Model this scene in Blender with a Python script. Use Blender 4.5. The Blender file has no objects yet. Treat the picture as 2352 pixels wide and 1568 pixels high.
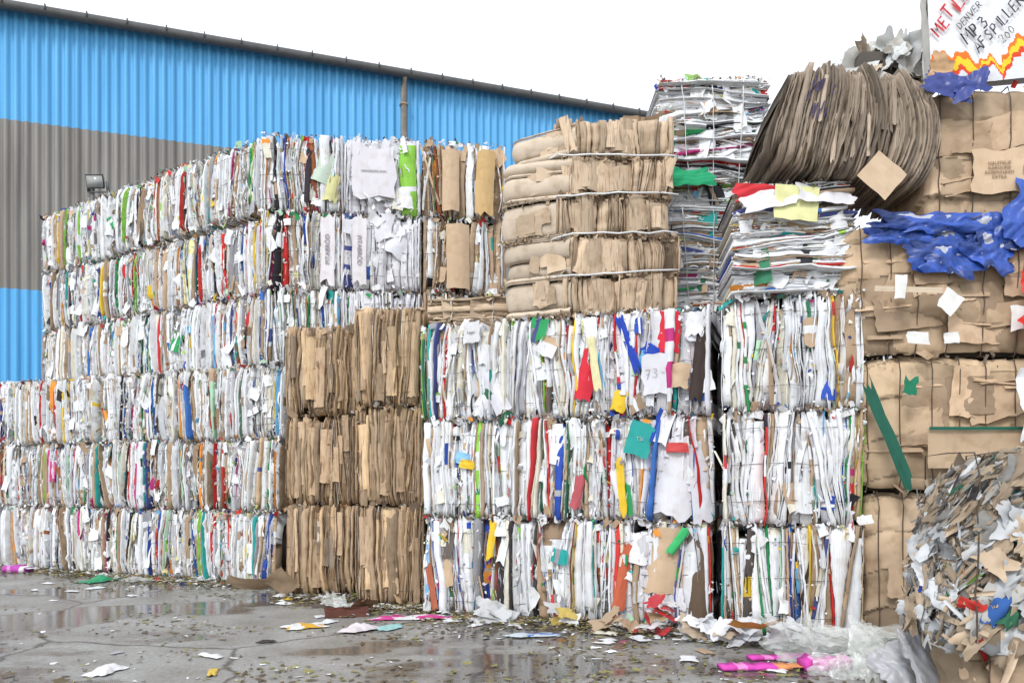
import bpy, math, numpy as np
from mathutils import noise, Vector
SC=bpy.context.scene
SC.view_settings.view_transform='Standard'; SC.view_settings.look='None'; SC.view_settings.exposure=0
COL=SC.collection
PI=math.pi
# ---------------- materials ----------------
def nodes(m):
    m.use_nodes=True; nt=m.node_tree; nt.nodes.clear()
    o=nt.nodes.new('ShaderNodeOutputMaterial'); b=nt.nodes.new('ShaderNodeBsdfPrincipled')
    nt.links.new(b.outputs[0],o.inputs[0]); return nt,b
def ramp(nt,src,p0,c0,p1,c1):
    r=nt.nodes.new('ShaderNodeValToRGB'); e=r.color_ramp.elements
    e[0].position=p0; e[0].color=(*c0,1); e[1].position=p1; e[1].color=(*c1,1)
    nt.links.new(src,r.inputs[0]); return r
def mul(nt,a,b,t='MULTIPLY',f=1.0):
    m=nt.nodes.new('ShaderNodeMixRGB'); m.blend_type=t; m.inputs[0].default_value=f
    nt.links.new(a,m.inputs[1]); nt.links.new(b,m.inputs[2]); return m
def paper_mat(name,axis,lo=0.8,rough=0.75,freq=120,spec=0.25,bumpd=0.25,dirt=(0.87,0.84,0.79)):
    m=bpy.data.materials.new(name); nt,b=nodes(m)
    a=nt.nodes.new('ShaderNodeVertexColor'); a.layer_name='Col'
    tc=nt.nodes.new('ShaderNodeTexCoord')
    n2=nt.nodes.new('ShaderNodeTexNoise'); n2.inputs['Scale'].default_value=7; n2.inputs['Detail'].default_value=9
    nt.links.new(tc.outputs['Object'],n2.inputs['Vector'])
    r2=ramp(nt,n2.outputs[0],0.28,dirt,0.5,(1,1,1))
    last=mul(nt,a.outputs[0],r2.outputs[0])
    bsrc=n2.outputs[0]
    if axis:
        mp=nt.nodes.new('ShaderNodeMapping'); s={'x':(freq,4,5),'y':(4,freq,3),'z':(5,4,freq)}[axis]
        mp.inputs['Scale'].default_value=s
        nt.links.new(tc.outputs['Object'],mp.inputs[0])
        n1=nt.nodes.new('ShaderNodeTexNoise'); n1.inputs['Scale'].default_value=1; n1.inputs['Detail'].default_value=4
        nt.links.new(mp.outputs[0],n1.inputs['Vector'])
        r1=ramp(nt,n1.outputs[0],0.34,(lo,lo*0.98,lo*0.95),0.45,(1,1,1))
        last=mul(nt,last.outputs[0],r1.outputs[0]); bsrc=n1.outputs[0]
    nt.links.new(last.outputs[0],b.inputs['Base Color'])
    b.inputs['Roughness'].default_value=rough; b.inputs['Specular IOR Level'].default_value=spec
    bp=nt.nodes.new('ShaderNodeBump'); bp.inputs['Strength'].default_value=bumpd; bp.inputs['Distance'].default_value=0.01
    nt.links.new(bsrc,bp.inputs['Height']); nt.links.new(bp.outputs[0],b.inputs['Normal'])
    return m
M_X=paper_mat('layered_paper_upright','x'); M_Z=paper_mat('layered_paper_flat','z',lo=.88,bumpd=.12)
M_CX=paper_mat('layered_cardboard_upright','x',lo=0.5,freq=80,bumpd=0.55,dirt=(.75,.71,.65)); M_CZ=paper_mat('layered_cardboard_flat','z',lo=0.45,freq=95)
M_P=paper_mat('crumpled_paper',None); M_K=paper_mat('creased_cardboard',None,dirt=(.75,.71,.65),bumpd=.5); M_PL=paper_mat('plastic_film',None,rough=0.38,spec=0.5)
def simple(name,c,rough=0.6,metal=0,ns=6,var=0.7):
    m=bpy.data.materials.new(name); nt,b=nodes(m)
    tc=nt.nodes.new('ShaderNodeTexCoord'); n=nt.nodes.new('ShaderNodeTexNoise'); n.inputs['Scale'].default_value=ns; n.inputs['Detail'].default_value=6
    nt.links.new(tc.outputs['Object'],n.inputs['Vector'])
    r=ramp(nt,n.outputs[0],0.3,tuple(x*var for x in c),0.7,c)
    nt.links.new(r.outputs[0],b.inputs['Base Color']); b.inputs['Roughness'].default_value=rough; b.inputs['Metallic'].default_value=metal
    return m
M_WIRE=simple('rusty_wire',(0.10,0.07,0.05),0.6); M_STRAP=simple('white_plastic_strap',(0.8,0.8,0.8),0.4)
M_INK=simple('black_ink',(0.03,0.03,0.04),0.6); M_RINK=simple('red_ink',(0.7,0.04,0.05),0.6); M_FINK=simple('faded_ink',(0.27,0.26,0.28),0.7); M_BINK=simple('brown_ink',(0.34,0.23,0.15),0.7)
M_METAL=simple('galvanised_metal',(0.24,0.24,0.23),0.55,0.5); M_GUT=simple('dark_gutter',(0.09,0.09,0.09),0.6)
M_PIPE=simple('weathered_pipe',(0.38,0.32,0.25),0.6); M_GLASS=simple('lamp_glass',(0.4,0.41,0.4),0.25)
M_WHT=simple('white_ink',(0.4,0.6,0.6),0.6)
def film(name,c,a0,a1):
    m=bpy.data.materials.new(name); nt,b=nodes(m); b.inputs['Base Color'].default_value=(*c,1); b.inputs['Roughness'].default_value=.22
    nn=nt.nodes.new('ShaderNodeTexNoise'); nn.inputs['Scale'].default_value=9; rr=ramp(nt,nn.outputs[0],.3,(a0,)*3,.7,(a1,)*3); nt.links.new(rr.outputs[0],b.inputs['Alpha']); return m
M_FILM=film('translucent_film',(.66,.69,.66),.2,.6)
# ---------------- geometry accumulator ----------------
class Geo:
    def __init__(s): s.v=[];s.f=[];s.c=[];s.n=0
    def add(s,v,f,c):
        v=np.asarray(v,float).reshape(-1,3); f=np.asarray(f,int).reshape(-1,4)
        if len(f)==0: return
        c=np.broadcast_to(np.asarray(c,float),(len(f),3))
        s.v.append(v); s.f.append(f+s.n); s.c.append(c); s.n+=len(v)
    def mesh(s,name,mat,smooth=False):
        v=np.concatenate(s.v); f=np.concatenate(s.f); c=np.clip(np.concatenate(s.c),0,0.87)
        me=bpy.data.meshes.new(name); nf=len(f)
        me.vertices.add(len(v)); me.vertices.foreach_set('co',v.astype(np.float32).ravel())
        me.loops.add(nf*4); me.loops.foreach_set('vertex_index',f.astype(np.int32).ravel())
        me.polygons.add(nf); me.polygons.foreach_set('loop_start',np.arange(0,nf*4,4,dtype=np.int32))
        me.polygons.foreach_set('loop_total',np.full(nf,4,dtype=np.int32))
        me.update(calc_edges=True)
        at=me.color_attributes.new('Col','FLOAT_COLOR','CORNER')
        cc=np.concatenate([c,np.ones((nf,1))],1); at.data.foreach_set('color',np.repeat(cc,4,axis=0).astype(np.float32).ravel())
        if smooth: me.polygons.foreach_set('use_smooth',np.ones(nf,dtype=bool))
        me.materials.append(mat); me.update(); return me
def ob(name,me,loc=(0,0,0),rot=(0,0,0),parent=None,label=None,cat=None,group=None,kind=None):
    o=bpy.data.objects.new(name,me); COL.objects.link(o); o.location=loc; o.rotation_euler=rot
    if parent: o.parent=parent
    if label: o['label']=label
    if cat: o['category']=cat
    if group: o['group']=group
    if kind: o['kind']=kind
    return o
# ---------------- palettes ----------------
COLS=[(0.62,0.03,0.03),(0.65,0.05,0.04),(0.6,0.04,0.05),(0.03,0.30,0.10),(0.28,0.6,0.08),(0.8,0.55,0.05),(0.8,0.3,0.05),(0.03,0.08,0.42),(0.05,0.16,0.5),(0.15,0.45,0.75),(0.03,0.38,0.36),(0.02,0.02,0.025),(0.03,0.03,0.04),(0.07,0.06,0.06),(0.12,0.1,0.09),(0.5,0.04,0.2),(0.78,0.74,0.35),(0.08,0.10,0.3),(0.04,0.18,0.1),(0.38,0.13,0.05),(0.45,0.7,0.5)]
def kraft(rng): 
    k=rng.uniform(0.6,1.1); return np.array((0.54,0.39,0.26))*k
def mixed(rng):
    u=rng.random()
    if u<0.60: return np.array((0.83,0.85,0.88))*rng.uniform(0.87,1.03)
    if u<0.66: return np.array((0.80,0.77,0.65))*rng.uniform(0.88,1.0)
    if u<0.71: return np.array((0.45,0.45,0.49))*rng.uniform(0.4,1.2)
    if u<0.83: return kraft(rng)
    return np.array(COLS[rng.integers(len(COLS))])*rng.uniform(0.75,1.1)
def flatp(rng):
    u=rng.random()
    if u<.66: return np.array((0.84,0.86,0.89))*rng.uniform(0.88,1.03)
    if u<.82: return mixed(rng)
    if u<.9: return kraft(rng)
    return np.array(COLS[rng.integers(len(COLS))])*rng.uniform(.8,1.2)
def grime(rng):
    u=rng.random()
    if u<.5: return np.array((.22,.17,.13))*rng.uniform(.3,1.3)
    return mixed(rng)*.85
def colourful(rng): return mixed(rng) if rng.random()<0.6 else np.array(COLS[rng.integers(len(COLS))])
def whitep(rng):
    return np.array((0.77,0.77,0.82))*rng.uniform(0.82,1.05) if rng.random()<0.8 else mixed(rng)
def brown(rng):
    u=rng.random()
    if u<0.72: return np.array((0.48,0.345,0.225))*rng.uniform(0.6,1.2)
    if u<0.92: return np.array((0.60,0.43,0.26))*rng.uniform(0.75,1.1)
    return np.array((0.24,0.18,0.13))
def tan(rng): return np.array((0.60,0.46,0.325))*rng.uniform(0.68,1.12)
# ---------------- flaps ----------------
def R(rx,ry,rz):
    cx,sx,cy,sy,cz,sz=math.cos(rx),math.sin(rx),math.cos(ry),math.sin(ry),math.cos(rz),math.sin(rz)
    return np.array([[cz,-sz,0],[sz,cz,0],[0,0,1]])@np.array([[cy,0,sy],[0,1,0],[-sy,0,cy]])@np.array([[1,0,0],[0,cx,-sx],[0,sx,cx]])
def flap(g,rng,c,w,h,col,rx=0,ry=0,rz=0,n=4,crum=0.02,bend=0.0,col2=None,jag=0.12):
    u=np.linspace(-.5,.5,n+1); U,V=np.meshgrid(u,u,indexing='ij')
    X=U*w+rng.normal(0,jag*w/n,U.shape); Z=V*h+rng.normal(0,jag*h/n,U.shape)
    if jag>0.05 and n>2:
        X[0]+=rng.normal(0,jag*w*0.3,n+1); X[-1]+=rng.normal(0,jag*w*0.3,n+1); Z[:,0]+=rng.normal(0,jag*h*0.3,n+1); Z[:,-1]+=rng.normal(0,jag*h*0.3,n+1)
    Y=rng.normal(0,crum,U.shape)+bend*(U*U*4)*w*0.5
    P=np.stack([X,Y,Z],-1).reshape(-1,3)@R(rx,ry,rz).T+np.array(c)
    idx=np.arange((n+1)**2).reshape(n+1,n+1)
    F=np.stack([idx[:-1,:-1],idx[1:,:-1],idx[1:,1:],idx[:-1,1:]],-1).reshape(-1,4)
    C=np.tile(np.array(col,float),(len(F),1))*rng.uniform(0.95,1.04,(len(F),1))
    if col2 is not None:
        k=rng.integers(0,n); m=(np.arange(len(F))//n==k) if rng.random()<0.5 else (np.arange(len(F))%n==k)
        C[m]=col2
    g.add(P,F,C)
def chips(g,rng,C0,smin,smax,pal,tilt=.6):
    C0=np.asarray(C0); n=len(C0)
    if n==0: return
    s=rng.uniform(smin,smax,n); a=rng.uniform(0,PI,n); b=rng.normal(0,tilt,n); c=rng.normal(0,tilt,n)
    u=np.stack([np.cos(a)*np.cos(b),np.sin(b),np.sin(a)*np.cos(b)],-1); v=np.stack([-np.sin(a)*np.cos(c),np.sin(c),np.cos(a)*np.cos(c)],-1)
    su=s[:,None]*rng.uniform(.4,1.8,(n,1)); sv=s[:,None]*rng.uniform(.3,1,(n,1)); j=lambda: rng.uniform(.6,1.15,(n,1))
    V=np.stack([C0-u*su*j()-v*sv*j(),C0+u*su*j()-v*sv*j(),C0+u*su*j()+v*sv*j(),C0-u*su*j()+v*sv*j()],1).reshape(-1,3)
    g.add(V,np.arange(4*n).reshape(n,4),np.array([pal(rng) for _ in range(n)]))
def foldf(s):
    r=np.random.default_rng(int(abs(s)*1000)+1); th=r.uniform(0,PI,6); fq=np.array([.35,.5,.8,1.2,1.9,2.8])*r.uniform(.8,1.25,6); ph=r.uniform(0,1,6); am=1/fq**.85; am/=am.sum()
    tn=list(zip(np.cos(th)*fq,np.sin(th)*fq,ph,am))
    def f(x,y):
        x2=x+.35*noise.noise(Vector((x*.7,y*.7,s))); y2=y+.35*noise.noise(Vector((x*.7+5,y*.7,s)))
        t=0
        for a,b,p,m in tn:
            q=(a*x2+b*y2+p)%1.0; t+=m*abs(2*q-1)
        return t
    return f
def drape(g,rng,c,w,h,col,amp,sc=5,lie=False,nx=24,ny=16,rx=0,ry=0,rz=0,colf=None,edge=.16,curl=0.0):
    s=rng.uniform(0,90); P=[];C=[]; ff=foldf(s)
    for i in range(nx+1):
        for j in range(ny+1):
            u=i/nx-.5; v=j/ny-.5; th=math.atan2(v,u)
            k=1+edge*1.6*noise.noise(Vector((math.cos(th)*1.6,math.sin(th)*1.6,s)))+edge*.7*noise.noise(Vector((math.cos(th)*4,math.sin(th)*4,s)))
            x=u*w*k; y=v*h*k
            rr=ff((x+s)*sc,(y+s)*sc)
            if lie:
                e=2*max(abs(u),abs(v)); P.append((x,y,.004+amp*(.12+1.3*max(0,rr-.18))*(1-.8*e**3)))
            else: P.append((x,-amp*2.6*(rr-.5)+curl*(u*u+v*v)*w,y))
    P=np.array(P)@R(rx,ry,rz).T+np.array(c); F=[]
    for i in range(nx):
        for j in range(ny):
            k=i*(ny+1)+j; F.append((k,k+ny+1,k+ny+2,k+1)); 
            C.append(colf((i+.5)/nx,(j+.5)/ny) if colf else col)
    g.add(P,F,np.array(C))
def boxg(g,x0,x1,y0,y1,z0,z1,col):
    v=[(x0,y0,z0),(x1,y0,z0),(x1,y1,z0),(x0,y1,z0),(x0,y0,z1),(x1,y0,z1),(x1,y1,z1),(x0,y1,z1)]
    g.add(v,[(0,3,2,1),(4,5,6,7),(0,1,5,4),(1,2,6,5),(2,3,7,6),(3,0,4,7)],col)
# ---------------- slab bale ----------------
def slabs(g,rng,W,D,H,mt,pal,prot=0.018,lean=0.06,wave=0.014,axis='x',warp=None,prof=None,rnd=0.035,sd=1.0,gap=0.25,segcol=0.45,off=(0,0,0),core=True,nz=17,ztj=1.0,tl_=.7):
    W0,H0=W,H
    if axis=='z': W,H=H0,W0
    N=max(4,int(W/mt)); wd=rng.lognormal(0,sd,N); wd=np.clip(wd,0.12,6); wd*=W/wd.sum()
    xb=np.concatenate([[0],np.cumsum(wd)])-W/2
    zf=np.linspace(0,1,nz)
    yn=np.concatenate([-np.ones(nz),[-.5,0,.5],np.ones(4),[.5,0,-.5]])
    zn=np.concatenate([zf,[1,1,1],[1,.67,.33,0],[0,0,0]])
    P=len(yn)
    kn=np.linspace(-W/2,W/2,max(3,int(W/0.11)))
    ln=rng.normal(0,lean,len(kn))
    ph=rng.uniform(0,6.28,6); kz=rng.uniform(2,11,6); kx=rng.uniform(-8,8,6)
    def wv(x,z):
        r=np.interp(x,kn,ln)*(z-H/2)
        for a in range(6): r=r+wave/(1+a*.4)*np.sin(kz[a]*z+kx[a]*x+ph[a])*0.6
        edge=np.clip((1-np.abs(x)/(W/2))*4,0.25,1); r=r*edge
        if warp is not None: r=r+warp(x,z)
        return r
    tz=rng.normal(0,0.018*ztj,N)-(rng.random(N)<0.25)*rng.uniform(0,0.14,N)*ztj; bz=rng.normal(0,0.014*ztj,N)+(rng.random(N)<0.2)*rng.uniform(0,0.12,N)*ztj
    if prof is not None:
        pb,pt=prof((xb[:-1]+xb[1:])/2); tz=tz+pt; bz=bz+pb
    Z=bz[:,None]+zn[None]*(H+tz-bz)[:,None]
    smooth=np.zeros(N)
    for a in range(4): smooth+=0.012*np.sin(xb[:-1]*rng.uniform(3,14)+rng.uniform(0,6.28))
    fy=smooth+rng.normal(0,prot,N)-(rng.random(N)<0.08)*rng.uniform(0.02,0.07,N)+(rng.random(N)<0.08)*rng.uniform(0.02,0.06,N)
    e=np.abs(2*zn-1)**9
    rn=rnd*rng.uniform(.0,1.7,(N,1))
    Y=yn[None]*(D/2)+fy[:,None]*(yn[None]<0)-0.02*np.sin(PI*zn)[None]*(yn[None]<-.9)
    Y=Y-np.sign(yn)[None]*(e[None]*rn)*(np.abs(yn)[None]>.9)
    kk=(rng.random((N,P))<.08); Y=Y+kk*rng.normal(0,.018,(N,P))+rng.normal(0,0.002,(N,P))
    xl=xb[:-1,None]; xr=xb[1:,None]
    t=(xr-xl)
    g_=np.minimum(rng.uniform(0,gap,(N,1))*t,0.012)
    jx=rng.normal(0,0.0025,(N,P))
    XL=xl+wv(xl,Z)+jx+rng.normal(0,0.0012,(N,P))+g_*0.5; XR=xr+wv(xr,Z)+jx+rng.normal(0,0.0012,(N,P))-g_*0.5
    XM=(XL+XR)/2+rng.normal(0,0.2,(N,1))*t
    tl=rng.uniform(-tl_,tl_,(N,1))*np.minimum(t,0.05); tr=rng.uniform(-tl_,tl_,(N,1))*np.minimum(t,0.05)
    fr=(yn[None]<-.9)
    YL=Y+tl*fr; YR=Y+tr*fr; YM=(YL+YR)/2-rng.uniform(-.15,.2,(N,1))*np.minimum(t,.05)*fr
    ins=min(0.14,H*.3,D*.3)
    sy=(D-2*ins)/D; sz=(H-2*ins)/H
    def inner(Yo,Zo): return Yo*sy,(Zo-H/2)*sz+H/2
    YiL,ZiL=inner(YL,Z); YiR,ZiR=inner(YR,Z)
    V=np.stack([np.stack([XL,YiL,ZiL],-1),np.stack([XL,YL,Z],-1),np.stack([XM,YM,Z],-1),np.stack([XR,YR,Z],-1),np.stack([XR,YiR,ZiR],-1)],2)
    idx=np.arange(N*P*5).reshape(N,P,5); nx=np.roll(idx,-1,axis=1)
    F=np.stack([idx[:,:,:-1],nx[:,:,:-1],nx[:,:,1:],idx[:,:,1:]],-1)
    base=np.array([pal(rng) for _ in range(N)])
    C=np.broadcast_to(base[:,None,None,:],(N,P,4,3)).copy()
    for i in range(N):
        if rng.random()<segcol:
            for _ in range(rng.integers(1,4)):
                a=rng.integers(0,nz); b=a+rng.integers(1,5); 
                if rng.random()<.4: C[i,a:b,:]=pal(rng)
                else: C[i,a:b,rng.integers(0,3):]=pal(rng)
    C*=rng.uniform(0.95,1.03,(N,P,1,1))
    C[:,:,0]*=.85; C[:,:,3]*=.85  # sheet sides darkened: groove shade painted into the colour
    V=V.reshape(-1,3); 
    if axis=='z': V=np.stack([V[:,2]-H/2,V[:,1],V[:,0]+W/2],-1)
    V=V+np.array(off)
    g.add(V,F.reshape(-1,4),C.reshape(-1,3))
    if core:
        i2=ins*0.85; W,H=W0,H0
        boxg(g,off[0]-W/2+i2,off[0]+W/2-i2,off[1]-D/2+i2,off[1]+D/2-i2,off[2]+i2,off[2]+H-i2,(0.05,0.044,0.04))
def slivers(g,rng,W,D,H,n,pal,axis='x',wm=.018,hm=.28,leans=.06):
    if axis=='z': W,H=H,W
    K=6; t=np.linspace(0,1,K)
    w=np.clip(rng.lognormal(math.log(wm),.7,n),.004,.08); h=np.clip(rng.lognormal(math.log(hm),.6,n),.05,H*.9)
    x0=rng.uniform(-W/2+.02,W/2-.02,n); z0=rng.uniform(-.02,1,n)*(H-h)
    ln=rng.normal(0,leans,n)*(1+2*(rng.random(n)<.12)); yo=-D/2-rng.uniform(-.01,.045,n)
    Z=z0[:,None]+h[:,None]*t; XC=x0[:,None]+ln[:,None]*h[:,None]*(t-.5)+rng.normal(0,.003,(n,K))+.010*np.sin(t*5+rng.uniform(0,6,(n,1)))
    ww=w[:,None]*(1-.5*rng.random((n,1))*t)*rng.uniform(.8,1.1,(n,K)); 
    Y=yo[:,None]+rng.normal(0,.003,(n,K))+.04*(2*t-1)**4
    tilt=rng.normal(0,.5,(n,1))*ww
    A=np.stack([XC-ww/2,Y+tilt,Z],-1); B=np.stack([XC+ww/2,Y-tilt,Z+rng.normal(0,.01,(n,1))],-1)
    V=np.stack([A,B],2); idx=np.arange(n*K*2).reshape(n,K,2)
    F=np.stack([idx[:,:-1,0],idx[:,:-1,1],idx[:,1:,1],idx[:,1:,0]],-1).reshape(-1,4)
    C=np.repeat(np.array([pal(rng) for _ in range(n)])[:,None],K-1,1)*rng.uniform(.96,1.03,(n,K-1,1))
    for i in range(n):
        if rng.random()<.35: C[i,rng.integers(0,K-1)]=pal(rng)
    V=V.reshape(-1,3)
    if axis=='z': V=np.stack([V[:,2]-H/2,V[:,1],V[:,0]+W/2],-1)
    g.add(V,F,C.reshape(-1,3))
def litter_face(g,rng,W,D,H,nf,nc,pal,fs=(0.1,0.35),side=True):
    for _ in range(nf):
        w=rng.uniform(*fs)*0.6; h=rng.uniform(*fs)
        flap(g,rng,(rng.uniform(-W/2+.08,W/2-.08),-D/2-rng.uniform(0.02,0.05),rng.uniform(.12,H-.08)),w,h,pal(rng),rx=rng.normal(-.1,.1),ry=rng.normal(0,.3),rz=rng.normal(0,.35),n=4,crum=0.005,bend=rng.uniform(-.3,.5),col2=pal(rng) if rng.random()<.3 else None,jag=.1)
    for _ in range(nc//2):
        u=rng.random(); z=rng.uniform(0,H) if u<.5 else (rng.normal(0.02,0.03) if u<.75 else rng.normal(H-.04,.025))
        s=rng.uniform(.03,.09)
        flap(g,rng,(rng.uniform(-W/2,W/2),-D/2+rng.uniform(-.045,.03),z),s,s*rng.uniform(.4,2),pal(rng),rx=rng.normal(0,.5),ry=rng.uniform(-1.5,1.5),rz=rng.normal(0,.6),n=2,crum=.004,jag=.2)
    n=nc*4; C=np.stack([rng.uniform(-W/2,W/2,n),-D/2+rng.uniform(-.045,.02,n),rng.uniform(0,H,n)],-1); chips(g,rng,C,.004,.02,pal)
    n=nc*3; C=np.stack([rng.uniform(-W/2,W/2,n),-D/2+rng.uniform(-.03,.05,n),np.where(rng.random(n)<.5,rng.normal(0.0,.022,n),rng.normal(H,.022,n))],-1); chips(g,rng,C,.006,.03,grime,1.0)
    for _ in range(nc//8):
        s=rng.uniform(.03,.1)
        flap(g,rng,(rng.uniform(-W/2,W/2),rng.uniform(-D/2,D/2),H-.01),s,s*1.1,pal(rng),rx=rng.uniform(1.1,2.0),ry=rng.normal(0,.3),rz=rng.uniform(-3,3),n=2,crum=.006,jag=.2)
# ---------------- wires / straps ----------------
def tube(g,pts,r,col=(0.1,0.08,0.06),flat=None,k=4):
    pts=[np.array(p,float) for p in pts]; n=len(pts); rings=[]
    for i,p in enumerate(pts):
        a=pts[max(i-1,0)]; b=pts[min(i+1,n-1)]; d=b-a; d/=max(np.linalg.norm(d),1e-6)
        up=np.array((0,0,1.)) if abs(d[2])<.9 else np.array((1.,0,0))
        s=np.cross(d,up); s/=np.linalg.norm(s); t=np.cross(s,d)
        ru,rs=(r,r) if flat is None else flat
        rings.append([p+s*rs*math.cos(2*PI*(j+.5)/k)+t*ru*math.sin(2*PI*(j+.5)/k) for j in range(k)])
    V=np.array(rings).reshape(-1,3); F=[]
    for i in range(n-1):
        for j in range(k): F.append((i*k+j,(i+1)*k+j,(i+1)*k+(j+1)%k,i*k+(j+1)%k))
    g.add(V,F,col)
def loop_h(rng,W,D,out=0.03,j=0.01,ext=0):
    p=[]
    for u in np.linspace(-1,1,9): p.append((u*W/2,-D/2-out+rng.normal(0,j)*.6+.03*abs(u)**6,rng.normal(0,j)))
    p.append((W/2+.01,0,0)); p.append((W/2+.01,D/2,0)); p.append((-W/2-.01-ext,D/2,0)); p.append((-W/2-.01-ext,-D*.1,0))
    p.append(p[0]); return p
def loop_v(rng,D,H,out=0.0,j=0.006):
    p=[]
    for u in np.linspace(0,1,11): p.append((rng.normal(0,j),-D/2-out+.05*abs(2*u-1)**8,u*H))
    p+= [(0,0,H+.01),(0,D/2,H),(0,D/2,0),(0,0,0.005)]; p.append(p[0]); return p
_wc={}
def wire_mesh(kind,W,D,H,mat,r=0.003,flat=None,out=0.03):
    k=(kind,round(W,2),round(D,2),round(H,2),mat.name,out)
    if k not in _wc:
        rr=np.random.default_rng(len(_wc)+5); g=Geo()
        tube(g,loop_h(rr,W,D,out) if kind=='h' else loop_v(rr,D,H,out),r,flat=flat); _wc[k]=g.mesh('baling_wire',mat)
    return _wc[k]
def finish(g,name,mat,loc,yaw,label,cat='waste bale',group=None,W=1.1,D=1.1,H=1.05,wires=3,wmat=None,wk='h',rot=None,out=.03):
    o=ob(name,g.mesh(name,mat),loc,rot if rot else (0,0,yaw),None,label,cat,group)
    for i in range(wires):
        if wk=='h': ob('baling_wire',wire_mesh('h',W,D,H,wmat or M_WIRE,out=out),(0,0,H*(i+.5+.1*math.sin(i*7+loc[0]*5))/wires),(0,0,0),o)
        else: ob('baling_wire',wire_mesh('v',W,D,H,wmat or M_WIRE,r=0.006,out=out),(W*((i+.5)/wires-.5)+.03*math.sin(i*5+loc[2]*3),0,0),(0,0,.0),o)
    return o
def front(p0,yaw,u,D):
    dx,dy=math.cos(yaw),math.sin(yaw); nx,ny=-dy,dx
    return (p0[0]+dx*u+nx*D/2,p0[1]+dy*u+ny*D/2)
seed=[10]
def newr(): seed[0]+=1; return np.random.default_rng(seed[0])
G1='stacked bales of mixed waste paper'
LAB='bale of mixed white and coloured waste paper in the stacked wall'
def paper_bale(p0,yaw,u,z,W,D,H,mt=.018,pal=mixed,nf=5,nc=45,ns=70,axis='x',label=LAB,name='paper_bale',wm=.018,**k):
    r=newr(); g=Geo(); slabs(g,r,W-.02,D,H-.012,mt,pal,axis=axis,**k); litter_face(g,r,W,D,H,nf,nc,pal)
    if ns: slivers(g,r,W,D,H,ns,pal,axis,wm=wm)
    x,y=front(p0,yaw,u,D)
    return finish(g,name,M_X if axis=='x' else M_Z,(x,y,z),yaw+r.normal(0,.018),label,group=G1,W=W,D=D,H=H)
yl=math.atan2(-2.3,5.5)
for r_ in range(3):
    for c in range(-1,5):
        paper_bale((-8.8,13.7),yl,1.19*(c+.5)+(0.12*math.sin(r_*2.3+c)),1.05*r_,1.19,1.3 if c>1 else 1.9,1.05,mt=.018,nf=5,nc=60,ns=100,wm=.017,lean=.08)
yu=math.atan2(-3.08,4.95)
for r_ in range(3):
    for c in range(5):
        paper_bale((-8.65,14.7),yu,1.18*(c+.5),3.15+1.06*r_+(.03*c*(r_==2)),1.18,1.1,1.06,mt=.018,nf=5,nc=55,ns=90,wm=.017,lean=.08)
ext={}
for r_ in range(3):
    for c in range(3):
        mt=[.024,.07,.05][c] if r_!=0 else .022
        pal=whitep if c==1 else (mixed if c==0 else colourful)
        if c==2: pal=lambda r:(kraft(r)*1.05 if r.random()<.45 else mixed(r))
        u=[.55,1.68,2.87][c]
        ext[(r_,c)]=paper_bale((-3.56,11.32),math.radians(7),u,3.15+1.09*r_,1.14 if c<2 else 1.22,1.0,1.09,mt=mt,pal=pal,nf=[6,14,6][c],nc=50,ns=50,wm=.018,sd=.8 if c else 1.0,label='bale of buckled white and brown packaging board, high on the stack')
for r_ in range(3):
    for c in range(2):
        paper_bale((-2.2,11.75),math.radians(6),.55+1.12*c,1.05*r_,1.1,1.0,1.05,nf=0,nc=5,ns=0)
LB='brown corrugated cardboard bale with upright pressed sheets'
for c,(x,y,W) in enumerate([(-2.485,10.5,.95),(-1.46,9.7,.84)]):
    for r_ in range(3):
        r=newr(); g=Geo(); H=1.18+.025*c
        slabs(g,r,W,1.0,H-.01,.028,brown,prot=.012,lean=.05,wave=.016,segcol=.06,sd=1.0,rnd=.06)
        for _ in range(9): 
            h=r.uniform(.35,.95); flap(g,r,(r.uniform(-W/2+.1,W/2-.1),-.54,r.uniform(h/2,H-h/2)),r.uniform(.05,.16),h,brown(r)*1.15,rz=r.normal(0,.3),ry=r.normal(0,.04),n=5,crum=.003,bend=.3,jag=.04)
        slivers(g,r,W,1.0,H,40,brown,wm=.012,hm=.5,leans=.04)
        slivers(g,r,W,1.0,H,16,lambda q:np.array((.68,.62,.54)),wm=.006,hm=.7,leans=.03)  # pale thin strips painted in for the shine of clear plastic straps
        litter_face(g,r,W,1.0,H,0,14,brown)
        finish(g,'cardboard_bale',M_CX,(x,y+.5,H*r_),r.normal(0,.02)-.06,LB,group='stacked bales of brown cardboard',W=W,D=1.0,H=H,wires=3)
pm=(-1.04,9.2); ym=math.atan2(-1.1,3.1)
mid={}
for r_ in range(3):
    for c in range(3):
        D=1.5 if c<2 else 2.0
        mid[(r_,c)]=paper_bale(pm,ym,1.09*(c+.5),1.1*r_,1.09,D,1.1,mt=[.025,.025,.05][c],pal=[mixed,mixed,lambda r: whitep(r) if r.random()<.55 else colourful(r)][c],nf=[5,5,9][c],nc=55,ns=[80,80,30][c],wm=.02,lean=.10,prot=.024,sd=1.0 if c<2 else .8,label=['bale of mixed white and coloured paper folded upright','bale of mixed paper with red and yellow torn flaps','bale of crumpled grey-white board and coloured packaging'][c])
yr=math.radians(-17)
for r_ in range(3):
    paper_bale((2.04,7.8),yr,.65,1.1*r_,1.3,1.1,1.1,mt=.028,nf=3,nc=50,ns=60,wm=.024,sd=.95,lean=.09,prot=.022,label='bale of upright white and coloured folded board beside brown bales')
for r_ in range(4): paper_bale((2.75,9.4),0,.75,1.07*r_,1.5,1.0,1.07,nf=0,nc=8,ns=10,mt=.03,label='bale of mixed waste paper behind the front stack')
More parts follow.
